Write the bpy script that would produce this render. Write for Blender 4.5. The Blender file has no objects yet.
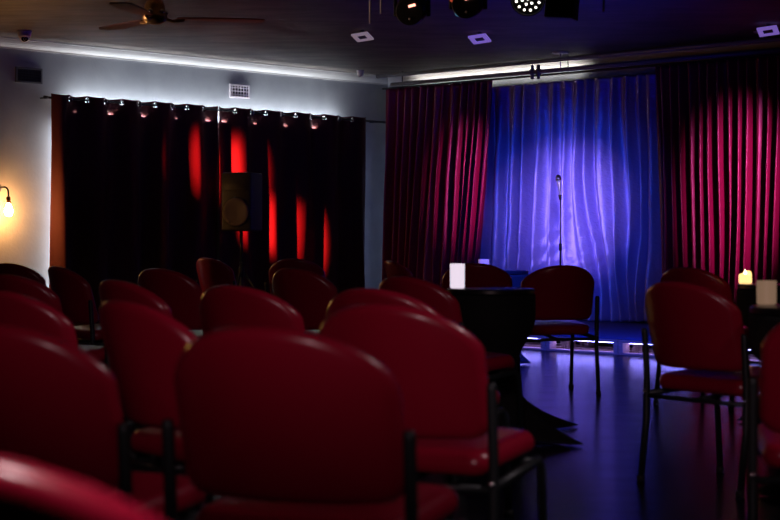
import bpy, bmesh, math, random
from mathutils import Vector, Matrix
random.seed(7)
PI = math.pi
SC = bpy.context.scene
COL = SC.collection

# ------------------------------------------------------------------ room axes
# a runs along the stage wall, b runs along the curtain wall; both start in the far corner
U = Vector((.725, -.689, 0)); V = Vector((-.689, -.725, 0)); CORNER = Vector((-.023, 19.0, 0))
ROT = math.atan2(-.689, .725)
CEIL = 2.83


def R(a, b, z=0.0):
    return CORNER + U * a + V * b + Vector((0, 0, z))


# ------------------------------------------------------------------ materials
def mat(name, col, rough=.5, metal=0.0, spec=.5, emit=None, estr=0.0, sheen=0.0, coat=0.0, bump=None, vary=None, trans=0.0):
    m = bpy.data.materials.new(name); m.use_nodes = True
    nt = m.node_tree; p = nt.nodes['Principled BSDF']
    p.inputs['Base Color'].default_value = (*col, 1)
    p.inputs['Roughness'].default_value = rough
    p.inputs['Metallic'].default_value = metal
    p.inputs['Specular IOR Level'].default_value = spec
    if sheen:
        p.inputs['Sheen Weight'].default_value = sheen
        p.inputs['Sheen Roughness'].default_value = .35
        p.inputs['Sheen Tint'].default_value = (min(1, col[0] * 2.5 + .1), min(1, col[1] * 2 + .02), min(1, col[2] * 2 + .05), 1)
    if coat:
        p.inputs['Coat Weight'].default_value = coat; p.inputs['Coat Roughness'].default_value = .12
    if trans:
        p.inputs['Transmission Weight'].default_value = trans
    if emit:
        p.inputs['Emission Color'].default_value = (*emit, 1); p.inputs['Emission Strength'].default_value = estr
    if bump or vary:
        tc = nt.nodes.new('ShaderNodeTexCoord')
        mp = nt.nodes.new('ShaderNodeMapping'); nt.links.new(tc.outputs['Object'], mp.inputs['Vector'])
    if bump:
        scale, strength, dist, stretch = bump
        mp.inputs['Scale'].default_value = stretch
        nz = nt.nodes.new('ShaderNodeTexNoise'); nz.inputs['Scale'].default_value = scale; nz.inputs['Detail'].default_value = 4
        nt.links.new(mp.outputs['Vector'], nz.inputs['Vector'])
        bp = nt.nodes.new('ShaderNodeBump'); bp.inputs['Strength'].default_value = strength; bp.inputs['Distance'].default_value = dist
        nt.links.new(nz.outputs['Fac'], bp.inputs['Height']); nt.links.new(bp.outputs['Normal'], p.inputs['Normal'])
    if vary:
        scale, c2, r2 = vary
        n2 = nt.nodes.new('ShaderNodeTexNoise'); n2.inputs['Scale'].default_value = scale; n2.inputs['Detail'].default_value = 5
        nt.links.new(mp.outputs['Vector'], n2.inputs['Vector'])
        cr = nt.nodes.new('ShaderNodeValToRGB'); cr.color_ramp.elements[0].position = .35; cr.color_ramp.elements[1].position = .65
        cr.color_ramp.elements[0].color = (*col, 1); cr.color_ramp.elements[1].color = (*c2, 1)
        nt.links.new(n2.outputs['Fac'], cr.inputs['Fac']); nt.links.new(cr.outputs['Color'], p.inputs['Base Color'])
        if r2 is not None:
            mr = nt.nodes.new('ShaderNodeMapRange'); mr.inputs['To Min'].default_value = rough; mr.inputs['To Max'].default_value = r2
            nt.links.new(n2.outputs['Fac'], mr.inputs['Value']); nt.links.new(mr.outputs['Result'], p.inputs['Roughness'])
    return m


ONE = (1, 1, 1)
M = {
    'wall': mat('painted plaster wall', (.33, .345, .365), .75, bump=(40, .2, .008, ONE), vary=(3, (.28, .295, .315), None)),
    'ceiling': mat('ceiling board', (.17, .14, .122), .6, bump=(5, .35, .03, (1, 2.2, 1)), vary=(2.2, (.095, .078, .07), None)),
    'cornice': mat('white gloss cornice', (.45, .435, .42), .45),
    'floor': mat('dark vinyl floor', (.006, .006, .012), .17, spec=.035, bump=(9, .05, .002, (1, 3, 1)), vary=(2.5, (.010, .010, .018), .26)),
    'vinyl': mat('red vinyl', (.30, .004, .026), .29, spec=.42, coat=.15, bump=(260, .12, .002, ONE)),
    'metal': mat('dark grey tube', (.022, .028, .031), .42, metal=.35),
    'rubber': mat('black rubber', (.01, .01, .01), .7),
    'chrome': mat('chrome', (.75, .75, .76), .16, metal=1),
    'blacktex': mat('dark red blackout curtain', (.075, .006, .006), .75, sheen=.1, bump=(60, .3, .01, ONE)),
    'velvet': mat('crimson velvet', (.24, .008, .060), .38, spec=.7, sheen=.3, bump=(45, .25, .01, (1, 1, .25))),
    'satin': mat('blue satin', (.34, .29, .66), .40, spec=.8, metal=.35, bump=(13, .42, .03, (.8, .8, 1.2))),
    'black': mat('matt black', (.012, .012, .013), .5),
    'blackcloth': mat('black stretch cloth', (.004, .004, .005), .9),
    'tabletop': mat('black table top', (.012, .012, .014), .32),
    'grille': mat('speaker grille', (.10, .075, .06), .6, bump=(300, .4, .003, ONE)),
    'white': mat('white plastic', (.78, .75, .72), .4),
    'lens': mat('dark lens', (.01, .01, .012), .1, coat=.6),
    'brass': mat('aged brass', (.45, .27, .12), .32, metal=.9),
    'fanwood': mat('dark red brown wood', (.12, .035, .025), .4, bump=(20, .2, .005, (1, 10, 1))),
    'ventdark': mat('dark vent metal', (.10, .11, .12), .5),
    'pipe': mat('painted steel pipe', (.19, .19, .22), .4, metal=.2),
    'wood': mat('pallet timber', (.34, .20, .13), .7, bump=(14, .4, .006, (1, 8, 8)), vary=(6, (.24, .14, .09), None)),
    'carpet': mat('stage carpet', (.045, .05, .11), .9, bump=(200, .5, .006, ONE)),
    'led': mat('stage led strip', (.8, .8, .9), .4, emit=(.26, .23, 1.0), estr=42.0),
    'bulb': mat('glowing filament bulb', (1, .8, .5), .2, emit=(1.0, .42, .11), estr=330.0),
    'cup_white': mat('white glowing cup', (.8, .75, .85), .35, emit=(.95, .82, .97), estr=.85),
    'cup_tan': mat('tan glass cup', (.30, .19, .13), .4, emit=(.62, .38, .24), estr=.27),
    'wax_glow': mat('glowing candle wax', (.9, .6, .25), .4, emit=(1.0, .60, .22), estr=1.6),
    'flame': mat('candle flame', (1, .8, .4), .5, emit=(1.0, .78, .38), estr=8.0),
    'wax_pink': mat('pale pink cup', (.75, .45, .45), .5, emit=(.8, .45, .48), estr=.28),
    'display_red': mat('lit red display', (.8, .3, .25), .4, emit=(1.0, .36, .26), estr=3.0),
    'led_dot': mat('lit white emitter', (1, 1, 1), .4, emit=(1.0, .93, .80), estr=3.2),
    'led_teal': mat('teal lens', (.1, .3, .4), .3, emit=(.08, .22, .34), estr=.5),
    'led_redlens': mat('red lens', (.5, .1, .05), .3, emit=(.7, .10, .04), estr=.5),
    'mic_silver': mat('silver microphone', (.85, .85, .88), .35, metal=.6),
    'socket': mat('brown bulb socket', (.12, .05, .025), .4, metal=.5),
    'trimring': mat('pale downlight trim', (.62, .56, .60), .4),
    'spill_trim_pink': mat('downlight frame with grey-pink spill as glow', (.7, .62, .68), .4, emit=(.55, .42, .46), estr=.30),  # emission stands in for pale light falling on the frame
    'spill_trim_violet': mat('downlight frame with violet spill as glow', (.5, .4, .8), .4, emit=(.36, .22, .90), estr=.42),  # violet stage light on the frame, put in as emission
}


# ------------------------------------------------------------------ mesh helpers
def obj(name, bm, m, parent=None, smooth=True, autosmooth=None):
    bmesh.ops.recalc_face_normals(bm, faces=bm.faces)
    me = bpy.data.meshes.new(name); bm.to_mesh(me); bm.free()
    if smooth:
        for p in me.polygons: p.use_smooth = True
        if autosmooth is not None:
            try: me.set_sharp_from_angle(angle=math.radians(autosmooth))
            except Exception: pass
    me.materials.append(m)
    o = bpy.data.objects.new(name, me); COL.objects.link(o)
    if parent: o.parent = parent
    return o


def tag(o, label, cat, group=None):
    o['label'] = label; o['category'] = cat
    if group: o['group'] = group
    return o


def thing(name, label, cat, loc=(0, 0, 0), rz=0.0, group=None):
    o = bpy.data.objects.new(name, None); COL.objects.link(o)
    o.empty_display_size = .1
    o.location = loc; o.rotation_euler = (0, 0, rz)
    return tag(o, label, cat, group)


def struct(o):
    o['kind'] = 'structure'; return o


def box(bm, lo, hi, mtx=None, bevel=0.0):
    r = bmesh.ops.create_cube(bm, size=1.0); vs = r['verts']
    s = [hi[i] - lo[i] for i in range(3)]; c = [(hi[i] + lo[i]) / 2 for i in range(3)]
    for v in vs: v.co = Vector((v.co.x * s[0] + c[0], v.co.y * s[1] + c[1], v.co.z * s[2] + c[2]))
    if bevel:
        es = list({e for v in vs for e in v.link_edges})
        r2 = bmesh.ops.bevel(bm, geom=es, offset=bevel, segments=3, affect='EDGES', profile=.5)
        vs = list({v for f in r2['faces'] for v in f.verts} | {v for v in vs if v.is_valid})
    if mtx:
        for v in vs: v.co = mtx @ v.co
    return vs


def tube(bm, pts, r, n=14, cap=True):
    pts = [Vector(p) for p in pts]; rings = []
    rs = r if isinstance(r, (list, tuple)) else [r] * len(pts)
    up = None
    for i, p in enumerate(pts):
        t = (pts[min(i + 1, len(pts) - 1)] - pts[max(i - 1, 0)]).normalized()
        if up is None: up = Vector((0, 0, 1)) if abs(t.z) < .9 else Vector((1, 0, 0))
        x = t.cross(up).normalized(); y = t.cross(x).normalized(); up = -y if False else x.cross(t)
        rings.append([bm.verts.new(p + (x * math.cos(2 * PI * k / n) + y * math.sin(2 * PI * k / n)) * rs[i]) for k in range(n)])
    for A, B in zip(rings, rings[1:]):
        for k in range(n): bm.faces.new((A[k], A[(k + 1) % n], B[(k + 1) % n], B[k]))
    if cap:
        bm.faces.new(rings[0]); bm.faces.new(rings[-1])
    return bm


def lathe(bm, prof, n=32, mtx=None, cap=True):
    rings = []
    for r, z in prof:
        ring = [bm.verts.new((r * math.cos(2 * PI * k / n), r * math.sin(2 * PI * k / n), z)) for k in range(n)]
        rings.append(ring)
    for A, B in zip(rings, rings[1:]):
        for k in range(n): bm.faces.new((A[k], A[(k + 1) % n], B[(k + 1) % n], B[k]))
    if cap:
        bm.faces.new(rings[0]); bm.faces.new(rings[-1])
    if mtx:
        for ring in rings:
            for v in ring: v.co = mtx @ v.co
    return bm


def torus(bm, R_, r_, mtx, n=20, k=8):
    g = [[bm.verts.new(mtx @ Vector(((R_ + r_ * math.cos(2 * PI * j / k)) * math.cos(2 * PI * i / n), (R_ + r_ * math.cos(2 * PI * j / k)) * math.sin(2 * PI * i / n), r_ * math.sin(2 * PI * j / k)))) for j in range(k)] for i in range(n)]
    for i in range(n):
        for j in range(k):
            bm.faces.new((g[i][j], g[(i + 1) % n][j], g[(i + 1) % n][(j + 1) % k], g[i][(j + 1) % k]))
    return bm


def pad_mesh(outline, thick, edge, dome, place, rings_in=7, arc=8):
    """upholstered pad: outline is a closed list of (u, v); edges rounded, faces slightly domed; place maps (u, v, w) to 3D"""
    bm = bmesh.new()
    cu = sum(p[0] for p in outline) / len(outline); cv = sum(p[1] for p in outline) / len(outline)
    n = len(outline)
    nor = []
    for i in range(n):
        a = outline[i - 1]; b = outline[(i + 1) % n]
        d = Vector((b[0] - a[0], b[1] - a[1])).normalized(); nor.append(Vector((-d.y, d.x)))
    area = sum(outline[i - 1][0] * outline[i][1] - outline[i][0] * outline[i - 1][1] for i in range(n))
    sgn = 1 if area > 0 else -1
    rows = []

    def ring(inset, w, k=1.0):
        vs = []
        for (u, v), nn in zip(outline, nor):
            uu = u + nn.x * inset * sgn; vv = v + nn.y * inset * sgn
            uu = cu + (uu - cu) * k; vv = cv + (vv - cv) * k
            vs.append(bm.verts.new(place(uu, vv, w)))
        return vs
    for j in range(1, rings_in + 1):
        k = j / rings_in * .999
        rows.append(ring(edge, -thick / 2 - dome * (1 - k * k), k))
    for j in range(1, arc):
        ph = -PI / 2 + PI * j / arc
        rows.append(ring(edge * (1 - math.cos(ph)), thick / 2 * math.sin(ph)))
    for j in range(rings_in, 0, -1):
        k = j / rings_in * .999
        rows.append(ring(edge, thick / 2 + dome * (1 - k * k), k))
    for A, B in zip(rows, rows[1:]):
        for i in range(n): bm.faces.new((A[i], A[(i + 1) % n], B[(i + 1) % n], B[i]))
    bm.faces.new(rows[0]); bm.faces.new(rows[-1])
    return bm


# ------------------------------------------------------------------ room shell
def slab(name, corners, z0, z1, m):
    bm = bmesh.new()
    lo = [bm.verts.new((c.x, c.y, z0)) for c in corners]; hi = [bm.verts.new((c.x, c.y, z1)) for c in corners]
    bm.faces.new(lo); bm.faces.new(hi)
    for i in range(4): bm.faces.new((lo[i], lo[(i + 1) % 4], hi[(i + 1) % 4], hi[i]))
    return struct(obj(name, bm, m, smooth=False))


A1, B1 = 16.0, 18.0
slab('floor', [R(-.15, -.15), R(A1, -.15), R(A1, B1), R(-.15, B1)], -.1, 0, M['floor'])
slab('ceiling', [R(-.15, -.15), R(A1, -.15), R(A1, B1), R(-.15, B1)], CEIL, CEIL + .1, M['ceiling'])
slab('wall_left', [R(-.15, -.15), R(0, -.15), R(0, B1), R(-.15, B1)], 0, CEIL, M['wall'])
slab('wall_back', [R(0, -.15), R(A1, -.15), R(A1, 0), R(0, 0)], 0, CEIL, M['wall'])


def cornice(name, axis, length):
    prof = [(0, 2.735), (.018, 2.735), (.02, 2.748), (.032, 2.752), (.05, 2.766), (.066, 2.785), (.076, 2.806), (.078, 2.815), (.098, 2.817), (.10, 2.8295), (0, 2.8295)]
    bm = bmesh.new(); ends = []
    for t in (0, length):
        ends.append([bm.verts.new(R(o + .0005, t + (o if t == 0 else 0), z) if axis == 'b' else R(t + (o if t == 0 else 0), o + .0005, z)) for o, z in prof])
    n = len(prof)
    for i in range(n): bm.faces.new((ends[0][i], ends[0][(i + 1) % n], ends[1][(i + 1) % n], ends[1][i]))
    bm.faces.new(ends[0]); bm.faces.new(ends[1])
    return struct(obj(name, bm, M['cornice'], smooth=False))


cornice('trim_1', 'b', B1); cornice('trim_2', 'a', A1)

# ------------------------------------------------------------------ curtains
def smoothstep(x):
    x = max(0, min(1, x)); return x * x * (3 - 2 * x)


def cloth(name, m, posf, nx, nz, parent=None):
    bm = bmesh.new()
    g = [[bm.verts.new(posf(i / nx, j / nz)) for i in range(nx + 1)] for j in range(nz + 1)]
    for j in range(nz):
        for i in range(nx): bm.faces.new((g[j][i], g[j][i + 1], g[j + 1][i + 1], g[j + 1][i]))
    o = obj(name, bm, m, parent)
    s = o.modifiers.new('thickness', 'SOLIDIFY'); s.thickness = .004; s.offset = 0
    return o


# black grommet curtains on the left wall, two panels on one rod
def rodz(b): return 2.296
GP = .21   # distance between eyelets


def grommet_panel(b0, b1, n, label, seed, sg=1):
    rnd = random.Random(seed)
    root = thing('eyelet_curtain', label, 'curtain', R(.13, (b0 + b1) / 2, 0), 0, 'dark eyelet curtains on the left wall')
    inv = Matrix.Translation(-root.location)
    amp = [rnd.uniform(.75, 1.2) for _ in range(n + 2)]
    ph = [rnd.uniform(-.5, .5) for _ in range(n + 2)]

    def pos(u, v):
        z = (2.338 - .012 * abs(math.sin(PI * u * n)) ) * (1 - v) + .004 * v
        k = u * n; i = int(k)
        A = .052 + .02 * v
        am = amp[i] + (amp[min(i + 1, n)] - amp[i]) * (k - i)
        w = A * (1 + (am - 1) * min(1, v * 3)) * math.sin(PI * k + (ph[i] * (1 - (k - i)) + ph[i + 1] * (k - i)) * min(1, v * 2.0))
        w *= sg
        w += .018 * math.sin(1.37 * PI * k + 3 * v + seed) * min(1, v * 3)
        b = b0 + (b1 - b0) * u + .02 * math.sin(7 * u + 3 * v + seed) * v
        return inv @ R(.13 + w, b, z)
    rows = [q * .0075 / 2.33 for q in range(15)] + [.112 / 2.33 + (1 - .112 / 2.33) * (q + 1) / 40 for q in range(40)]
    nx = n * 34; bm = bmesh.new()
    g = [[bm.verts.new(pos(i / nx, v)) for i in range(nx + 1)] for v in rows]
    for j in range(len(rows) - 1):
        for i in range(nx):
            uc = (i + .5) / nx * n; vc = (rows[j] + rows[j + 1]) / 2
            db = (uc - round(uc)) * GP; dz = vc * 2.334 - .041
            if 0 < round(uc) < n and db * db * 1.9 + dz * dz < .025 ** 2: continue
            bm.faces.new((g[j][i], g[j][i + 1], g[j + 1][i + 1], g[j + 1][i]))
    pn = obj('panel', bm, M['blacktex'], root)
    sm = pn.modifiers.new('thickness', 'SOLIDIFY'); sm.thickness = .003; sm.offset = 0
    for k in range(1, n):
        u = (k + .5) / n
        # an eyelet on each flank of a fold, around the rod
        bm = bmesh.new()
        b = b0 + (b1 - b0) * k / n
        sl = sg if k % 2 == 0 else -sg
        ax = (V * 1.0 + U * (-.62 * sl) * -1).normalized()
        q = ax.to_track_quat('Z', 'Y').to_matrix().to_4x4()
        torus(bm, .028, .0065, inv @ Matrix.Translation(R(.13, b, 2.297)) @ q)
        obj('eyelet', bm, M['chrome'], root)
    return root


grommet_panel(2.67, 4.72, 10, 'dark eyelet curtain panel nearest the warm wall lamp, reaching its glowing left edge', 3, -1)
grommet_panel(.50, 2.655, 10, 'dark eyelet curtain panel with red light streaks behind the loudspeaker', 8)
t = thing('curtain_rod', 'thin dark curtain rod carrying the eyelet curtains along the left wall', 'curtain rod', R(.13, 2.45, 2.297))
inv = Matrix.Translation(-t.location)
bm = bmesh.new(); tube(bm, [inv @ R(.13, .06, 2.297), inv @ R(.13, 4.78, 2.297)], .011); obj('rod', bm, M['black'], t)
for b in (.06, 4.78):
    bm = bmesh.new(); tube(bm, [inv @ R(.13, b - .02, 2.297), inv @ R(.13, b + .02, 2.297)], .016); obj('end_cap', bm, M['black'], t)
for b in (.30, 4.75):
    bm = bmesh.new(); tube(bm, [inv @ R(.001, b, 2.297), inv @ R(.13, b, 2.297)], .008, 8); obj('bracket', bm, M['black'], t)


# stage curtains
def stage_curtain(name, label, a0t, a1t, a0b, a1b, b, ztop, zbot, m, folds, amp, seed, bowed=0.0, gather=0.0, nx=420, nz=60):
    rnd = random.Random(seed)
    knots = [0.0]
    while knots[-1] < folds: knots.append(knots[-1] + rnd.uniform(.6, 1.4))
    nk = len(knots) - 1; tot = knots[-1]
    knots = [k / tot for k in knots]
    am = [rnd.uniform(.45, 1.25) for _ in range(nk + 1)]
    dr = [rnd.uniform(-1, 1) for _ in range(nk + 1)]

    def fold(u, v):
        u = max(0, min(.99999, u)); lo = 0
        for q in range(nk):
            if knots[q] <= u < knots[q + 1]: lo = q; break
        f = (u - knots[lo]) / (knots[lo + 1] - knots[lo])
        A = am[lo] * (1 - f) + am[lo + 1] * f
        return A * (math.sin(PI * f) ** 1.0 * (1 if lo % 2 else -1))

    def pos(u, v):
        top = (a0t + (a1t - a0t) * u); bot = (a0b + (a1b - a0b) * u)
        vv = v ** 1.3
        a = top + (bot - top) * vv + bowed * math.sin(PI * v) * (.5 - u)
        sway = .035 * math.sin(5 * u + 2.2 * v + seed) * v + .012 * math.sin(13 * u + 5 * v + seed) * v
        uu = u + sway * .8
        if gather:      # cloth pulled towards one low point
            gk = smoothstep((v - .35) / .65)
            uu += gather * gk * math.exp(-((u - .72) / .22) ** 2) * math.sin((u - .72) * 7)
        w = amp * (.55 + .45 * min(1, v * 2.5)) * fold(uu, v)
        w += amp * .22 * math.sin(37 * uu + 3 * v + seed) * (.4 + .6 * v)
        if gather:
            w += amp * .5 * smoothstep((v - .3) / .5) * math.sin(21 * u - 9 * v + seed) * math.exp(-((u - .7) / .3) ** 2)
            w += .010 * smoothstep((v - .4) / .4) * math.sin(60 * v + 14 * math.sin(9 * u + 3 * v)) * math.sin(17 * u + 6 * v)
        z = ztop + (zbot - ztop) * v + .02 * v ** 6 * math.sin(9 * u + seed)
        return R(a, b + w, z)
    return tag(cloth(name, m, pos, nx, nz), label, 'curtain')


stage_curtain('satin_curtain', 'blue satin backdrop curtain lit violet in the middle of the stage', 1.60, 4.12, 1.52, 4.22, .30, 2.585, .165, M['satin'], 31, .072, 5, gather=.07, nx=520, nz=110)
stage_curtain('velvet_curtain', 'dark crimson velvet curtain filling the room corner left of the blue satin curtain', .40, 1.95, .36, 1.66, .46, 2.635, .17, M['velvet'], 26, .075, 11)
stage_curtain('velvet_curtain', 'crimson velvet curtain with magenta streaks right of the blue satin curtain', 4.00, 6.6, 4.10, 6.6, .46, 2.635, .17, M['velvet'], 48, .075, 29, nx=620)
t = thing('curtain_rail', 'slim dark rail the crimson velvet stage curtains hang from', 'curtain rail', R(3.5, .40, 2.652))
inv = Matrix.Translation(-t.location)
bm = bmesh.new(); tube(bm, [inv @ R(.3, .40, 2.652), inv @ R(6.9, .40, 2.652)], .011, 10); obj('rail', bm, M['black'], t)
for a in (.6, 2.9, 5.4):
    bm = bmesh.new(); tube(bm, [inv @ R(a, .40, 2.655), inv @ R(a, .40, 2.829)], .005, 8); obj('drop_rod', bm, M['black'], t)

# pipes under the ceiling in front of the stage
def pipe(name, label, b, z, a0, a1, r, hang, clamps=()):
    t = thing(name, label, 'pipe', R(3.5, b, z)); inv = Matrix.Translation(-t.location)
    bm = bmesh.new(); tube(bm, [inv @ R(a0, b, z), inv @ R(a1, b, z)], r); obj('tube', bm, M['pipe'], t)
    for a in hang:
        bm = bmesh.new(); tube(bm, [inv @ R(a, b, z), inv @ R(a, b, 2.822)], .007, 8); h = obj('hanger', bm, M['white'], t)
        bm = bmesh.new(); lathe(bm, [(.005, 0), (.075, 0), (.085, .008), (.085, .015), (.005, .0155)], 24, inv @ Matrix.Translation(R(a, b, 2.8145))); obj('ceiling_plate', bm, M['trimring'], h)
    for a in clamps:
        bm = bmesh.new(); tube(bm, [inv @ R(a - .018, b, z), inv @ R(a + .018, b, z)], r + .012, 14); box(bm, (-.012, -.012, -.07), (.012, .012, .07), inv @ Matrix.Translation(R(a, b, z)) @ Matrix.Rotation(ROT, 4, 'Z')); obj('clamp', bm, M['pipe'], t)
    return t


pipe('lighting_pipe', 'upper of two long pipes under the ceiling before the stage', .75, 2.748, .55, 9.0, .021, (5.35, 7.6))
pipe('lighting_pipe', 'lower of two long pipes under the ceiling, with two clamps on it', .68, 2.655, .70, 5.6, .021, (3.02,), (2.66, 2.74))

# ------------------------------------------------------------------ stage of pallets
SZ = .128
bm = bmesh.new()
mR = Matrix.Translation(R(0, 0)) @ Matrix.Rotation(ROT, 4, 'Z')      # local x = a, local y = -b
box(bm, (.45, -2.42, SZ), (6.65, -.22, SZ + .016), mR, .004)
tag(obj('stage_carpet', bm, M['carpet'], autosmooth=40), 'dark blue carpet covering the top of the low pallet stage', 'carpet')
PW = .773
pal_labels = ['wooden pallet at the corner end of the lit stage front', 'second wooden pallet from the corner along the lit stage front', 'third wooden pallet from the corner, behind the white cup\'s black table',
              'wooden pallet at the stage front just beside the black table foot', 'wooden pallet at the stage front seen through the lone chair\'s legs',
              'wooden pallet at the stage front just right of the lone chair', 'wooden pallet at the stage front behind the large dark red chair on the right']
a_start = 4.20 - 4 * PW
first = None
for i in range(7):
    a0 = a_start + i * PW
    if first is None:
        p = thing('wooden_pallet', pal_labels[i], 'pallet', R(a0, 2.43), ROT, 'lit pallets under the stage front'); first = p
        for y0, y1 in ((0.0, .10), (.28, .38), (.56, .66)):
            bm = bmesh.new(); box(bm, (.004, y0, 0.001), (PW - .004, y1, .018), None, .002); obj('bottom_board', bm, M['wood'], p, autosmooth=40)
            for x0 in (.004, PW - .048):
                bm = bmesh.new(); box(bm, (x0, y0, .018), (x0 + .044, y1, .103), None, .003); obj('block', bm, M['wood'], p, autosmooth=40)
        for q in range(5):
            bm = bmesh.new(); box(bm, (.004, q * .14, .103), (PW - .004, q * .14 + .11, .127), None, .002); obj('deck_board', bm, M['wood'], p, autosmooth=40)
    else:
        p = first.copy(); COL.objects.link(p); p.location = R(a0, 2.43); p['label'] = pal_labels[i]
        for c in list(first.children):
            d = c.copy(); COL.objects.link(d); d.parent = p
for i in range(7):
    a0 = a_start + i * PW
    bm = bmesh.new(); box(bm, (a0 + .06, -2.345, .094), (a0 + PW - .06, -2.33, .1025), mR)
    tag(obj('light_strip', bm, M['led'], smooth=False), 'violet light strip lying inside the pallets along the stage front', 'light strip', 'light strips inside the stage pallets')

# microphone on its stand
t = thing('microphone_stand', 'slim dark microphone stand at the centre of the stage', 'microphone stand', R(3.65, 1.5, SZ + .0165), ROT)
bm = bmesh.new(); lathe(bm, [(.01, 0), (.125, 0), (.125, .012), (.10, .022), (.02, .03), (.01, .03)], 32); obj('base', bm, M['black'], t, autosmooth=40)
bm = bmesh.new(); tube(bm, [(0, 0, .02), (0, 0, .75)], .008); tube(bm, [(0, 0, .74), (0, 0, 1.20)], .0055); obj('pole', bm, M['black'], t)
bm = bmesh.new(); lathe(bm, [(.008, -.035), (.015, -.03), (.015, .03), (.008, .035)], 14, Matrix.Translation((0, 0, .75))); obj('collar', bm, M['black'], t)
bm = bmesh.new(); tube(bm, [(0, 0, 1.19), (-.002, -.004, 1.24)], [.012, .017]); obj('clip', bm, M['black'], t)
mm = Matrix.Translation(R(3.65, 1.5, SZ + .016 + 1.232)) @ Matrix.Rotation(ROT, 4, 'Z') @ Matrix.Rotation(math.radians(-8), 4, 'Y')
t = thing('microphone', 'silver microphone upright in its stand before the violet curtain', 'microphone', mm.translation)
mi = Matrix.Translation(-t.location) @ mm
bm = bmesh.new(); lathe(bm, [(.008, 0), (.012, .004), (.017, .11), (.022, .135), (.023, .142)], 20, mi); obj('handle', bm, M['mic_silver'], t)
bm = bmesh.new(); lathe(bm, [(.023, .142), (.027, .146), (.028, .155), (.026, .176), (.019, .192), (.006, .198)], 20, mi); obj('grille', bm, M['chrome'], t)

# ------------------------------------------------------------------ loudspeaker
SX, SY = -1.455, 16.15
yaw = math.radians(-15)
t = thing('loudspeaker', 'black loudspeaker with round woofer before the dark red-streaked curtain', 'loudspeaker', (SX, SY, 1.047), yaw)
bm = bmesh.new(); box(bm, (-.155, -.15, 0), (.155, .19, .57), None, .018); obj('cabinet', bm, M['black'], t, autosmooth=40)
fm = Matrix.Translation((0, -.151, .185)) @ Matrix.Rotation(PI / 2, 4, 'X')
bm = bmesh.new(); lathe(bm, [(.004, .0), (.05, .003), (.10, .012), (.130, .016), (.136, .012), (.138, -.002)], 40, fm); w = obj('woofer_grille', bm, M['grille'], t)
bm = bmesh.new(); torus(bm, .140, .007, fm, 40, 8); obj('rim', bm, M['black'], w)
bm = bmesh.new()
fm2 = Matrix.Translation((0, -.151, .45))
for (x0, x1, z0, z1, d) in ((-.12, .12, -.055, .055, .004), (-.09, .09, -.035, .035, .009)): box(bm, (x0, -d, z0), (x1, .0, z1), fm2, .002)
obj('horn', bm, M['black'], t, autosmooth=40)
bm = bmesh.new()
for x in (-.06, .1): bmesh.ops.create_uvsphere(bm, u_segments=10, v_segments=6, radius=.008, matrix=Matrix.Translation((x, -.168, .09 if x < 0 else .30)))
obj('screw', bm, M['chrome'], t)
t = thing('speaker_stand', 'black tripod stand carrying the loudspeaker beside the dark curtain', 'stand', (SX, SY, 0), yaw)
bm = bmesh.new(); tube(bm, [(0, 0, .12), (0, 0, .75)], .019); tube(bm, [(0, 0, .74), (0, 0, 1.047)], .016); obj('pole', bm, M['metal'], t)
bm = bmesh.new(); tube(bm, [(0, 0, .60), (0, 0, .70)], .030); obj('collar', bm, M['black'], t)
for k in range(3):
    an = k * 2 * PI / 3 + .5
    bm = bmesh.new(); tube(bm, [(.02 * math.cos(an), .02 * math.sin(an), .65), (.46 * math.cos(an), .46 * math.sin(an), .012)], .011, 10); l = obj('leg', bm, M['metal'], t)
    bm = bmesh.new(); tube(bm, [(.22 * math.cos(an), .22 * math.sin(an), .36), (.0, 0, .2)], .007, 8); obj('brace', bm, M['metal'], l)

# ------------------------------------------------------------------ chairs
REC = math.radians(15); SAG = .085


def chair_outline(w=.48, zb=.468, zs=.695, rise=.118, n=26):
    pts = []
    for i in range(n + 1):
        s = -math.cos(PI * i / n)       # -1..1
        pts.append((s * w / 2, zs + rise * max(0, 1 - abs(s) ** 2.3) ** .62))
    pts = [(-w / 2, zs - .07), (-w / 2, zs - .03)] + pts + [(w / 2, zs - .03), (w / 2, zs - .07)]
    rc = .05
    for i in range(7):
        an = -PI / 2 * i / 6
        pts.append((w / 2 - rc + rc * math.cos(an), zb + rc + rc * math.sin(an)))
    for i in range(1, 6): pts.append((w / 2 - rc - (w - 2 * rc) * i / 6, zb))
    for i in range(7):
        an = -PI / 2 - PI / 2 * i / 6
        pts.append((-w / 2 + rc + rc * math.cos(an), zb + rc + rc * math.sin(an)))
    return pts


def seat_outline(w=.46, y0=-.0, y1=.42, rb=.05, rf=.10):
    pts = []
    for cx, cy, r, a0 in ((w / 2 - rf, y1 - rf, rf, 0), (-w / 2 + rf, y1 - rf, rf, 90), (-w / 2 + rb, y0 + rb, rb, 180), (w / 2 - rb, y0 + rb, rb, 270)):
        for i in range(8):
            an = math.radians(a0 + 90 * i / 7); pts.append((cx + r * math.cos(an), cy + r * math.sin(an)))
    out = []
    n = len(pts)
    for i in range(n):
        p, q = pts[i], pts[(i + 1) % n]; out.append(p)
        d = math.hypot(q[0] - p[0], q[1] - p[1])
        if d > .08:
            for j in range(1, 5): out.append((p[0] + (q[0] - p[0]) * j / 5, p[1] + (q[1] - p[1]) * j / 5))
    return out


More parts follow.
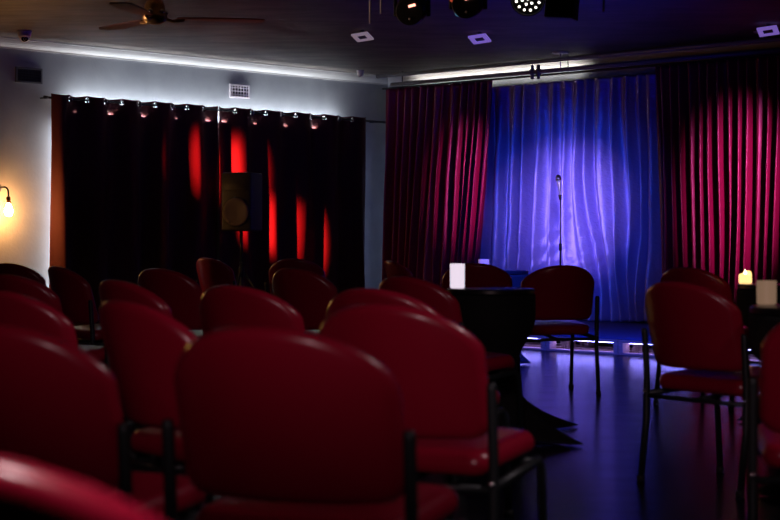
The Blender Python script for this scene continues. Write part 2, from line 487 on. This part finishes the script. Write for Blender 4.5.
def make_chair():
    t = thing('stacking_chair', '', 'chair')

    def back_place(u, v, w):
        return Vector((u, w - SAG * (1 - (u / .24) ** 2) - (v - .5) * math.tan(REC) + .03, v))
    obj('backrest', pad_mesh(chair_outline(), .052, .024, .006, back_place), M['vinyl'], t)

    def seat_place(u, v, w):
        return Vector((u, v, .402 + w + .075 * v - .03 * smoothstep((v - .30) / .12) ** 2))
    obj('seat', pad_mesh(seat_outline(), .064, .028, .010, seat_place), M['vinyl'], t)
    for s in (-1, 1):
        bm = bmesh.new(); tube(bm, [(s * .26, -.045, .012), (s * .26, -.012, .25), (s * .26, -.010, .42), (s * .26, -.022, .60), (s * .26, -.024, .612), (s * .26, -.024, .617)], [.0135, .0135, .0135, .0135, .012, .008]); l = obj('leg', bm, M['metal'], t)
        bm = bmesh.new(); lathe(bm, [(.008, 0), (.017, 0), (.017, .022), (.0137, .024)], 14, Matrix.Translation((s * .26, -.045, .001))); obj('foot_cap', bm, M['rubber'], l)
        bm = bmesh.new(); tube(bm, [(s * .235, .40, .012), (s * .235, .375, .36), (s * .235, .35, .378), (s * .26, -.010, .352)], .0125); l = obj('leg', bm, M['metal'], t)
        bm = bmesh.new(); lathe(bm, [(.008, 0), (.017, 0), (.017, .022), (.0137, .024)], 14, Matrix.Translation((s * .235, .40, .001))); obj('foot_cap', bm, M['rubber'], l)
        bm = bmesh.new(); bmesh.ops.create_uvsphere(bm, u_segments=12, v_segments=8, radius=.009, matrix=Matrix.Translation((s * .26, -.024, .36)) @ Matrix.Diagonal((1, .7, 1, 1))); obj('bolt', bm, M['chrome'], t)
    bm = bmesh.new(); tube(bm, [(-.26, -.010, .345), (.26, -.010, .345)], .010, 10); tube(bm, [(-.235, .35, .372), (.235, .35, .372)], .010, 10); tube(bm, [(0, -.010, .345), (0, .35, .372)], .010, 10); obj('seat_frame', bm, M['metal'], t)
    return t


CHAIRS = [
    # x, y, yaw to the right in degrees, label
    (-0.35, 1.47, 24, 'red vinyl chair nearest the viewer, only its glossy top edge showing bottom left'),
    (-0.752, 3.37, 24, 'large red vinyl chair cut by the left edge, dark post beside its right side'),
    (-0.196, 3.233, 22, 'largest red vinyl chair back, low centre, between two dark posts'),
    (0.033, 4.273, 27, 'bright red vinyl chair right of the largest back, its glossy seat showing below'),
    (-1.189, 5.388, 35, 'red vinyl chair second behind the left edge, orange glint on its top left'),
    (-1.705, 7.744, 35, 'red vinyl chair third behind the left edge, below the wall lamp'),
    (-2.48, 11.114, 34, 'small dark red chair back directly beneath the glowing bulb, at the wall'),
    (-1.882, 9.9, 56, 'narrow dark red chair turned aside below the curtain\'s glowing left edge'),
    (-1.003, 6.7, 51, 'dark red chair back just above the left centre one, orange glint on left shoulder'),
    (-0.618, 4.504, 53, 'wide red chair back left of centre, directly behind the pair of dark posts'),
    (-1.217, 9.272, 38, 'dark red chair back in front of the small turned chair by the dark curtain'),
    (-1.482, 14.205, 47, 'small turned red chair standing alone below left of the loudspeaker'),
    (-0.484, 5.95, 38, 'dull red chair back immediately behind the largest chair back'),
    (-0.76, 13.552, 14, 'small dark red chair with bright warm glint, below the red curtain streaks'),
    (-0.462, 9.267, 41, 'dark rounded red chair in front of the one below the red streaks'),
    (0, 5.601, 34, 'red chair back directly behind the bright one with the glossy seat'),
    (0.145, 7.325, 46, 'red chair back overlapping the white glowing cup on the black table'),
    (0.118, 12.551, 74, 'small dark chair turned edge-on in front of the corner velvet curtain'),
    (0.589, 11.134, 11, 'red chair back behind the white glowing cup'),
    (1.042, 10.315, -13, 'lone red chair standing on the blue-lit floor in front of the satin curtain'),
    (1.203, 6.47, 53, 'large dark red chair on the right with the bare stage floor showing beneath'),
    (1.785, 9.578, 45, 'dark red chair back peeking out behind the large right one, below velvet curtain'),
    (1.21, 4.3, 8, 'red chair cut by the right edge below the tan cup'),
]
proto = make_chair()
for i, (x, y, yd, lab) in enumerate(CHAIRS):
    if i == 0: c = proto
    else:
        c = proto.copy(); COL.objects.link(c)
        for ch in list(proto.children):
            d = ch.copy(); COL.objects.link(d); d.parent = c
            for g in list(ch.children):
                e = g.copy(); COL.objects.link(e); e.parent = d
    c.location = (x, y, 0); c.rotation_euler = (0, 0, -math.radians(yd)); c['label'] = lab; c['group'] = 'red vinyl audience chairs'

# ------------------------------------------------------------------ tables with stretch covers
TZ = .73


def make_table(label, x, y, rz, Rt, foot):
    t = thing('cocktail_table', label, 'table', (x, y, 0), rz, 'tables in black stretch covers')
    bm = bmesh.new(); lathe(bm, [(.01, TZ - .028), (Rt - .006, TZ - .028), (Rt, TZ - .022), (Rt, TZ - .006), (Rt - .006, TZ), (.01, TZ)], 48); obj('table_top', bm, M['tabletop'], t, autosmooth=40)
    bm = bmesh.new(); n = 96; rows = []
    N = 36
    for j in range(N + 1):
        f = j / N; z = (TZ - .03) * (1 - f) + .012 * f
        row = []
        for k in range(n):
            th = 2 * PI * k / n
            lobe = abs(math.cos(2 * th)) ** 7
            waist = .13 + .0 * lobe
            if f < .50: r = Rt + .002 - (Rt - waist) * smoothstep((f - .16) / .36) if f > .16 else Rt + .003
            else:
                q = (f - .50) / .50
                r = waist + (foot - waist) * lobe * q ** 2.6 + .05 * q * (1 - lobe)
            row.append(bm.verts.new((r * math.cos(th), r * math.sin(th), z)))
        rows.append(row)
    for A, B in zip(rows, rows[1:]):
        for k in range(n): bm.faces.new((A[k], A[(k + 1) % n], B[(k + 1) % n], B[k]))
    bm.faces.new(rows[0]); bm.faces.new(rows[-1])
    obj('stretch_cover', bm, M['blackcloth'], t)
    return t


make_table('black covered table with the white glowing cup, left of the lone chair', .50, 8.2, math.radians(40), .22, .62)
make_table('black covered table carrying the flickering candle on the right', 2.19, 8.95, math.radians(30), .30, .40)
make_table('black covered table with the tan cup at the right edge', 1.68, 6.02, math.radians(45), .36, .42)
make_table('far black covered table with a pale pink cup, before the blue curtain', .80, 12.75, math.radians(10), .27, .30)


def cup(name, label, x, y, r, h, m, group=None):
    t = thing(name, label, 'candle', (x, y, TZ + .0005), 0, group)
    bm = bmesh.new(); lathe(bm, [(.004, 0), (r - .006, 0), (r - .001, .005), (r, h), (r - .006, h), (r - .007, h - .012)], 32, None, True); obj('cup', bm, m, t, autosmooth=40)
    return t


cup('candle_cup', 'white glowing candle cup on the black table behind the red chairs', .335, 8.2, .037, .122, M['cup_white'])
t = cup('candle_cup', 'tan candle cup at the right edge of the black table', 1.415, 6.2, .037, .089, M['cup_tan'])
cup('candle_cup', 'pale pink candle cup peeping over a chair back before the blue curtain', .725, 12.75, .042, .085, M['wax_pink'])
t = thing('pillar_candle', 'short melted candle glowing yellow before the right velvet curtain', 'candle', (1.955, 9.08, TZ + .0005))
bm = bmesh.new(); n = 28; prof = [(.004, 0), (.033, 0), (.036, .006), (.036, .045), (.034, .055), (.026, .050), (.012, .045), (.004, .044)]
rows = []
for (r, z) in prof:
    rows.append([bm.verts.new((r * math.cos(2 * PI * k / n), r * math.sin(2 * PI * k / n), z + (0.014 * (math.sin(2 * PI * k / n + .6) * .6 + .5 * math.sin(4 * PI * k / n)) if z > .042 else 0))) for k in range(n)])
for A, B in zip(rows, rows[1:]):
    for k in range(n): bm.faces.new((A[k], A[(k + 1) % n], B[(k + 1) % n], B[k]))
bm.faces.new(rows[0]); bm.faces.new(rows[-1])
obj('wax', bm, M['wax_glow'], t)
bm = bmesh.new(); lathe(bm, [(.001, .046), (.007, .052), (.009, .058), (.005, .068), (.001, .076)], 16); obj('flame', bm, M['flame'], t)

# ------------------------------------------------------------------ wall lamp, vents, domes
t = thing('wall_lamp', 'gooseneck wall lamp with bare glowing bulb at the left edge', 'lamp', R(0.001, 5.235, 1.44))
inv = Matrix.Translation(-t.location)
bm = bmesh.new(); lathe(bm, [(.005, 0), (.05, 0), (.05, .012), (.02, .022), (.005, .022)], 24, Matrix.Rotation(0, 4, 'Z') @ U.to_track_quat('Z', 'Y').to_matrix().to_4x4()); obj('wall_plate', bm, M['black'], t)
pts = [(0.01, 1.44), (.10, 1.447), (.15, 1.445), (.18, 1.435), (.198, 1.415), (.203, 1.39), (.203, 1.355)]
bm = bmesh.new(); tube(bm, [inv @ R(a, 5.235, z) for a, z in pts], .0085, 12); obj('arm', bm, M['black'], t)
bm = bmesh.new(); lathe(bm, [(.008, 1.362 - 1.44), (.019, 1.355 - 1.44), (.021, 1.30 - 1.44), (.016, 1.297 - 1.44)], 20, inv @ Matrix.Translation(R(.203, 5.235, 1.44))); obj('socket', bm, M['socket'], t)
bm = bmesh.new(); lathe(bm, [(.014, 1.298 - 1.44), (.022, 1.275 - 1.44), (.035, 1.245 - 1.44), (.039, 1.222 - 1.44), (.034, 1.196 - 1.44), (.02, 1.182 - 1.44), (.003, 1.179 - 1.44)], 24, inv @ Matrix.Translation(R(.203, 5.235, 1.44))); obj('bulb', bm, M['bulb'], t)


def vent(label, b0, b1, z0, z1, m, mslat, nz, nb):
    t = thing('air_vent', label, 'vent', R(.001, (b0 + b1) / 2, (z0 + z1) / 2)); inv = Matrix.Translation(-t.location) @ Matrix.Translation(R(0, 0)) @ Matrix.Rotation(ROT, 4, 'Z')
    bm = bmesh.new(); f = .016
    for lo, hi in (((.001, -b1, z0), (.018, -b0, z0 + f)), ((.001, -b1, z1 - f), (.018, -b0, z1)), ((.001, -b1, z0 + f), (.018, -b1 + f, z1 - f)), ((.001, -b0 - f, z0 + f), (.018, -b0, z1 - f))): box(bm, lo, hi, inv)
    obj('frame', bm, m, t, smooth=False)
    bm = bmesh.new(); box(bm, (.001, -b1 + f, z0 + f), (.004, -b0 - f, z1 - f), inv); obj('backing', bm, M['black'], t, smooth=False)
    bm = bmesh.new()
    for i in range(1, nz): z = z0 + (z1 - z0) * i / nz; box(bm, (.004, -b1 + f, z - .005), (.014, -b0 - f, z + .005), inv)
    for i in range(1, nb): b = b0 + (b1 - b0) * i / nb; box(bm, (.004, -b - .004, z0 + f), (.012, -b + .004, z1 - f), inv)
    obj('grille', bm, mslat, t, smooth=False)
    return t


vent('dark louvred air vent high on the wall at the left', 4.74, 5.03, 2.43, 2.575, M['ventdark'], M['black'], 6, 9)
vent('pale square-holed air vent on the wall above the dark curtain', 2.135, 2.41, 2.452, 2.592, M['trimring'], M['trimring'], 4, 7)


def dome(name, label, cat, a, b, r, drop, lens):
    t = thing(name, label, cat, R(a, b, CEIL))
    bm = bmesh.new(); lathe(bm, [(.005, -.0005), (r * 1.12, -.0005), (r * 1.12, -.018), (r, -.026), (r, -drop * .45), (r * .92, -drop * .62)] + ([(r * .5, -drop * .64)] if lens else [(r * .7, -drop * .85), (r * .3, -drop), (.004, -drop * 1.02)]), 32); obj('housing', bm, M['white'], t)
    if lens:
        bm = bmesh.new(); bmesh.ops.create_uvsphere(bm, u_segments=24, v_segments=16, radius=r * .8, matrix=Matrix.Translation((0, 0, -drop * .58))); e = obj('eyeball', bm, M['white'], t)
        bm = bmesh.new(); d = Vector((.25, -1, -.55)).normalized()
        lathe(bm, [(.004, r * .80), (r * .40, r * .72), (r * .52, r * .62), (r * .50, r * .5)], 20, Matrix.Translation((0, 0, -drop * .58)) @ d.to_track_quat('Z', 'Y').to_matrix().to_4x4()); obj('lens', bm, M['lens'], e)
    return t


dome('dome_camera', 'white dome camera with dark lens on the ceiling at the left', 'camera', .60, 5.33, .058, .10, True)
dome('smoke_detector', 'small white detector on the ceiling near the stage corner', 'detector', .34, .80, .036, .075, False)


def downlight(label, a, b, s, ring):
    t = thing('square_ceiling_light', label, 'light', R(a, b, CEIL), 0, 'square ceiling lights')
    mx = Matrix.Translation((0, 0, -.062)) @ Matrix.Rotation(math.radians(-17), 4, 'X') @ Matrix.Rotation(math.radians(-21), 4, 'Z')
    h = s / 2; w = s * .25
    bm = bmesh.new(); tube(bm, [(0, 0, -.001), (0, 0, -.055)], .018, 12); obj('mount', bm, M['ventdark'], t)
    bm = bmesh.new()
    for lo, hi in (((-h, -h, -.008), (h, -h + w, .008)), ((-h, h - w, -.008), (h, h, .008)), ((-h, -h + w, -.008), (-h + w, h - w, .008)), ((h - w, -h + w, -.008), (h, h - w, .008))): box(bm, lo, hi, mx)
    bmesh.ops.remove_doubles(bm, verts=bm.verts, dist=.0005)
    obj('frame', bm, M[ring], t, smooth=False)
    bm = bmesh.new(); box(bm, (-h + w, -h + w, -.002), (h - w, h - w, .006), mx); obj('diffuser', bm, M['ventdark'], t, smooth=False)


downlight('square ceiling light with grey-pink spill put on its frame as glow, dark centre, left of the hanging stage lamps', 2.82, 3.29, .155, 'spill_trim_pink')
downlight('square ceiling light with violet stage spill put on its frame as glow, dark centre, below the second moving head lamp', 3.48, 2.46, .165, 'spill_trim_violet')
downlight('square ceiling light with dim violet stage spill put on its frame as glow, on the dark ceiling at the far right', 5.65, 1.17, .17, 'spill_trim_violet')

# ------------------------------------------------------------------ ceiling fan
FX, FY = -1.59, 11.15
t = thing('ceiling_fan', 'ceiling fan with brass motor and dark reddish blades at the top left', 'fan', (FX, FY, CEIL))
bm = bmesh.new(); lathe(bm, [(.01, -.0005), (.07, -.0005), (.065, -.05), (.03, -.07), (.01, -.07)], 24); obj('canopy', bm, M['brass'], t)
bm = bmesh.new(); tube(bm, [(0, 0, -.06), (0, 0, -.27)], .014); obj('downrod', bm, M['brass'], t)
bm = bmesh.new(); lathe(bm, [(.02, -.24), (.055, -.25), (.068, -.28), (.068, -.33), (.085, -.345), (.085, -.375), (.06, -.395), (.03, -.405), (.005, -.407)], 32); obj('motor', bm, M['brass'], t)
bm = bmesh.new()
for k in range(6):
    an = k * PI / 3 + .3
    bmesh.ops.create_uvsphere(bm, u_segments=12, v_segments=8, radius=.017, matrix=Matrix.Translation((.075 * math.cos(an), .075 * math.sin(an), -.325)))
obj('finial', bm, M['chrome'], t)
for an in (126, 10, 260):
    mx = Matrix.Rotation(math.radians(an), 4, 'Z')
    bm = bmesh.new(); tube(bm, [mx @ Vector((.06, 0, -.365)), mx @ Vector((.12, .0, -.385)), mx @ Vector((.20, 0, -.372))], .011, 8); ir = obj('blade_iron', bm, M['brass'], t)
    bm = bmesh.new(); tl = math.radians(-.5); L0, L1 = .15, .74; rows = []
    for q in range(13):
        x = L0 + (L1 - L0) * q / 12; w = .048 + .028 * smoothstep(q / 7); 
        if q == 0: w = .03
        if q == 12: w = .052
        rows.append([bm.verts.new(mx @ Vector((x, s * w * math.cos(tl), -.365 + s * w * math.sin(tl) + h))) for s, h in ((-1, -.004), (1, -.004), (1, .004), (-1, .004))])
    for A, B in zip(rows, rows[1:]):
        for k in range(4): bm.faces.new((A[k], A[(k + 1) % 4], B[(k + 1) % 4], B[k]))
    bm.faces.new(rows[0]); bm.faces.new(rows[-1])
    obj('blade', bm, M['fanwood'], t, smooth=False)

# ------------------------------------------------------------------ stage lamps under the ceiling
LB = 5.6
t = thing('lamp_bar', 'round bar under the ceiling that the stage lamps hang from', 'pipe', R(6.5, LB, 2.66))
inv = Matrix.Translation(-t.location)
bm = bmesh.new(); tube(bm, [inv @ R(5.0, LB, 2.765), inv @ R(8.0, LB, 2.765)], .024); obj('tube', bm, M['pipe'], t)
for a in (5.202, 5.306, 7.286):
    bm = bmesh.new(); tube(bm, [inv @ R(a, LB + .04, 2.45 if a < 5.25 else 2.51), inv @ R(a, LB + .04, CEIL - .001)], .006, 8); obj('hanger', bm, M['white'], t)


def moving_head(label, a, z, lens):
    p = R(a, LB, z); t = thing('moving_head_lamp', label, 'stage light', p, 0, 'moving head stage lamps')
    d = Vector((-.18, -.86, -.30)).normalized()
    q = d.to_track_quat('Z', 'Y').to_matrix().to_4x4()
    bm = bmesh.new(); lathe(bm, [(.02, -.13), (.07, -.125), (.098, -.09), (.104, 0), (.10, .07), (.088, .10), (.06, .102), (.004, .10)], 32, q); obj('head', bm, M['black'], t, autosmooth=40)
    bm = bmesh.new(); box(bm, (-.10, -.08, .125), (.10, .08, .185), None, .012); b_ = obj('base', bm, M['black'], t, autosmooth=40)
    bm = bmesh.new()
    for s in (-1, 1): box(bm, (s * .112 - .012, -.035, -.05), (s * .112 + .012, .035, .135), None, .006)
    box(bm, (-.124, -.035, .118), (.124, .035, .135), None, .004)
    obj('yoke', bm, M['black'], t, autosmooth=40)
    bm = bmesh.new(); box(bm, (-.024, -.008, .103), (.024, .008, .108), q @ Matrix.Translation((.022, .045, 0)) @ Matrix.Rotation(.25, 4, 'Z')); obj('display', bm, M['display_red'], t, smooth=False)
    bm = bmesh.new(); bmesh.ops.create_uvsphere(bm, u_segments=12, v_segments=8, radius=.008, matrix=q @ Matrix.Translation((0, -.045, .103))); obj('indicator', bm, M['white'], t)
    for (x, y, m) in lens:
        bm = bmesh.new(); lathe(bm, [(.002, .0), (.022, 0), (.022, .006), (.002, .008)], 16, q @ Matrix.Translation((x, y, .085))); obj('lens', bm, M[m], t)
    return t


moving_head('black moving head lamp with pink slit, leftmost of the ceiling stage lamps', 5.558, 2.52, [])
moving_head('black moving head lamp with pink slit and teal lens, second of the ceiling stage lamps', 6.056, 2.52, [(-.055, -.055, 'led_teal'), (-.085, .04, 'led_redlens')])
p = R(6.556, LB, 2.495); t = thing('par_lamp', 'round stage lamp with rings of lit white dots on the ceiling bar', 'stage light', p)
d = Vector((-.12, -.9, -.42)).normalized(); q = d.to_track_quat('Z', 'Y').to_matrix().to_4x4()
bm = bmesh.new(); lathe(bm, [(.02, -.10), (.085, -.09), (.108, -.04), (.110, .03), (.102, .034), (.099, .02), (.004, .018)], 36, q); obj('can', bm, M['black'], t, autosmooth=40)
for n, r in ((1, 0), (6, .036), (12, .074)):
    for k in range(n):
        an = 2 * PI * k / max(n, 1) + .2
        bm = bmesh.new(); lathe(bm, [(.001, .0), (.0085, 0), (.007, .005), (.001, .006)], 12, q @ Matrix.Translation((r * math.cos(an), r * math.sin(an), .018))); obj('emitter', bm, M['led_dot'], t)
bm = bmesh.new(); tube(bm, [Vector((-.118, 0, 0)), Vector((-.118, .0, .12)), Vector((0, 0, .17)), Vector((.118, 0, .12)), Vector((.118, 0, 0))], .008, 8); obj('bracket', bm, M['black'], t)
p = R(6.833, LB, 2.43); t = thing('box_lamp', 'dark boxy stage lamp right of the lamp with white dots', 'stage light', p, -.3)
bm = bmesh.new(); box(bm, (-.095, -.10, -.095), (.085, .10, .10), Matrix.Rotation(.08, 4, 'Y'), .012); obj('body', bm, M['black'], t, autosmooth=40)
bm = bmesh.new(); tube(bm, [(-.1, 0, 0), (-.1, 0, .14), (0, 0, .19), (.09, 0, .14), (.09, 0, 0)], .008, 8); obj('bracket', bm, M['black'], t)
bm = bmesh.new(); bmesh.ops.create_uvsphere(bm, u_segments=10, v_segments=8, radius=.009, matrix=Matrix.Translation((-.02, -.105, .02))); obj('knob', bm, M['ventdark'], t)
p = R(7.153, LB, 2.49); t = thing('spot_lamp', 'small dark stage lamp with pale hanging handle, rightmost on the ceiling bar', 'stage light', p)
bm = bmesh.new(); lathe(bm, [(.01, -.12), (.035, -.115), (.045, -.08), (.048, .08), (.044, .09), (.004, .088)], 24, Vector((-.5, -.7, -.3)).to_track_quat('Z', 'Y').to_matrix().to_4x4()); obj('can', bm, M['black'], t, autosmooth=40)
bm = bmesh.new(); tube(bm, [(-.01, 0, -.02), (-.01, -.02, -.075), (-.012, -.02, -.14)], .0065, 8); obj('handle', bm, M['trimring'], t)
bm = bmesh.new(); tube(bm, [(0, 0, .03), (0, 0, .17)], .008, 8); obj('bracket', bm, M['black'], t)


# ------------------------------------------------------------------ lights
def aim(o, target): o.rotation_euler = (Vector(target) - o.location).to_track_quat('-Z', 'Y').to_euler()


def spot(name, loc, target, col, power, cone, blend=.5, size=.06, sx=1.0):
    l = bpy.data.lights.new(name, 'SPOT'); l.color = col; l.energy = power; l.spot_size = math.radians(cone); l.spot_blend = blend; l.shadow_soft_size = size
    o = bpy.data.objects.new(name, l); COL.objects.link(o); o.location = loc; aim(o, target); o.scale = (sx, 1, 1); return o


def area(name, loc, target, col, power, sx, sy=None, spread=180, roll=None):
    l = bpy.data.lights.new(name, 'AREA'); l.color = col; l.energy = power; l.shape = 'RECTANGLE'; l.size = sx; l.size_y = sy or sx; l.spread = math.radians(spread)
    o = bpy.data.objects.new(name, l); COL.objects.link(o); o.location = loc
    z = (Vector(loc) - Vector(target)).normalized()
    if roll is not None:
        x = Vector(roll).normalized(); y = z.cross(x).normalized(); x = y.cross(z)
        o.rotation_euler = Matrix((x, y, z)).transposed().to_euler()
    else: aim(o, target)
    return o


def point(name, loc, col, power, size=.03):
    l = bpy.data.lights.new(name, 'POINT'); l.color = col; l.energy = power; l.shadow_soft_size = size
    o = bpy.data.objects.new(name, l); COL.objects.link(o); o.location = loc; return o


COOL = (.86, .92, 1.0)
# concealed strip on the wall behind the dark curtain: its top run and its left run
area('strip_behind_curtain_top', R(.07, 2.65, 2.18), R(.0, 2.65, 2.42), COOL, 30.0, 3.6, .03, spread=160, roll=V)
area('strip_behind_curtain_side', R(.05, 4.50, 1.1), R(.02, 6, 1.1), COOL, 11.0, 1.9, .03, roll=(0, 0, 1))
area('corner_wall_fill', R(.05, .72, 1.1), R(.03, -1, 1.1), (.45, .55, 1.0), 5.0, 1.9, .03, roll=(0, 0, 1))  # unseen bluish fill added for stage spill on the wall beside the curtain
# unseen fill added behind the stage curtains to brighten the cornice
area('cornice_fill', R(1.65, .11, 2.56), R(1.65, .045, 3), (1, .97, .93), 5, 2.3, .04, spread=100, roll=U)
# stage lamps; the side fills and the ceiling fill are unseen and added
spot('stage_lamp_violet', R(6.75, 5.45, 2.34), R(2.75, .30, 1.25), (.50, .33, 1.0), 950, 15, 1.0)
spot('stage_lamp_blue', R(6.70, 5.45, 2.34), R(2.75, .30, 1.10), (.04, .13, 1.0), 300, 26, .9)
spot('side_fill_violet', R(2.2, 7.8, 2.5), R(2.90, .30, 1.2), (.50, .34, 1.0), 2000, 12, 1.0)  # unseen lamp off to the left, added to deepen the satin folds
spot('side_fill_blue', R(2.2, 7.8, 2.5), R(2.75, .30, 1.1), (.03, .14, 1.0), 800, 20, 1.0)  # added blue companion to the violet fill, no fixture there
spot('side_fill_magenta_right', R(9.6, 3.0, 2.4), R(4.86, .46, 1.38), (1.0, .15, .62), 1900, 21, 1.0, sx=.35)  # unseen grazing fill added to streak the right velvet folds
spot('side_fill_magenta_left', R(9.6, 3.4, 2.4), R(1.52, .46, 1.50), (1.0, .11, .52), 2600, 11, 1.0, sx=.26)  # added from out of view to rake the left velvet folds
spot('red_lamp_high', R(1.0, 8.0, 2.6), R(.13, 2.40, 1.66), (1.0, .035, .035), 26000, 9, .9, sx=.17)
spot('red_lamp_low', R(1.0, 8.0, 2.6), R(.13, 1.65, 1.05), (1.0, .035, .035), 34000, 7, .9, sx=.20)
spot('floor_wash_blue', R(6.5, 5.45, 2.42), R(4.9, 3.0, 0), (.015, .05, 1.0), 1700, 40, 1.0)
spot('ceiling_fill_blue', R(6.8, 4.4, 1.9), R(5.6, 3.9, 2.83), (.0, .004, 1.0), 90, 105, 1.0, .1)  # added upward fill in mid-air, gives the ceiling its blue spill
# candle
point('candle_glow', (1.955, 9.08, TZ + .11), (1.0, .55, .2), .12, .01)
# dim house light at the right; the seat fills are unseen additions
area('seat_fill_near', (-.25, 1.2, 2.78), (-.3, 1.25, 0), (1.0, .78, .8), 3.2, .3, spread=50)  # unseen overhead fill added for the nearest chair top
spot('seat_fill', (-.1, -.3, 1.95), (.1, 3.6, 1.10), (1.0, .66, .72), 155, 23, 1.0, .25, sx=2.4)  # added behind the camera, cone cut to light backs and spare seats
area('house_light_right', (2.3, 4.3, 2.72), (-.1, 4.6, .8), (1.0, .80, .84), 5.5, .13, spread=100)
spot('fan_fill', R(2.4, 8.6, 1.6), (FX, FY, 2.48), (1.0, .60, .42), 160, 27, 1.0, .1)  # unseen warm fill added so the fan shows

w = bpy.data.worlds.new('World'); SC.world = w; w.use_nodes = True
w.node_tree.nodes['Background'].inputs['Color'].default_value = (.35, .3, .5, 1)
w.node_tree.nodes['Background'].inputs['Strength'].default_value = .0015

# ------------------------------------------------------------------ camera
cam = bpy.data.cameras.new('Camera'); co = bpy.data.objects.new('Camera', cam); COL.objects.link(co)
co.location = (0, 0, .98); co.rotation_euler = (PI / 2, 0, 0)
cam.sensor_width = 36; cam.lens = 36 * 1650 / 780; cam.shift_y = -22 / 780
cam.clip_start = .05; cam.clip_end = 100
cam.dof.use_dof = True; cam.dof.focus_distance = 15.0; cam.dof.aperture_fstop = 4.2
SC.camera = co

SC.view_settings.view_transform = 'Standard'; SC.view_settings.look = 'None'
SC.view_settings.exposure = 0; SC.view_settings.gamma = 1; SC.view_settings.use_curve_mapping = False
SC.cycles.use_denoising = True
SC.cycles.max_bounces = 8
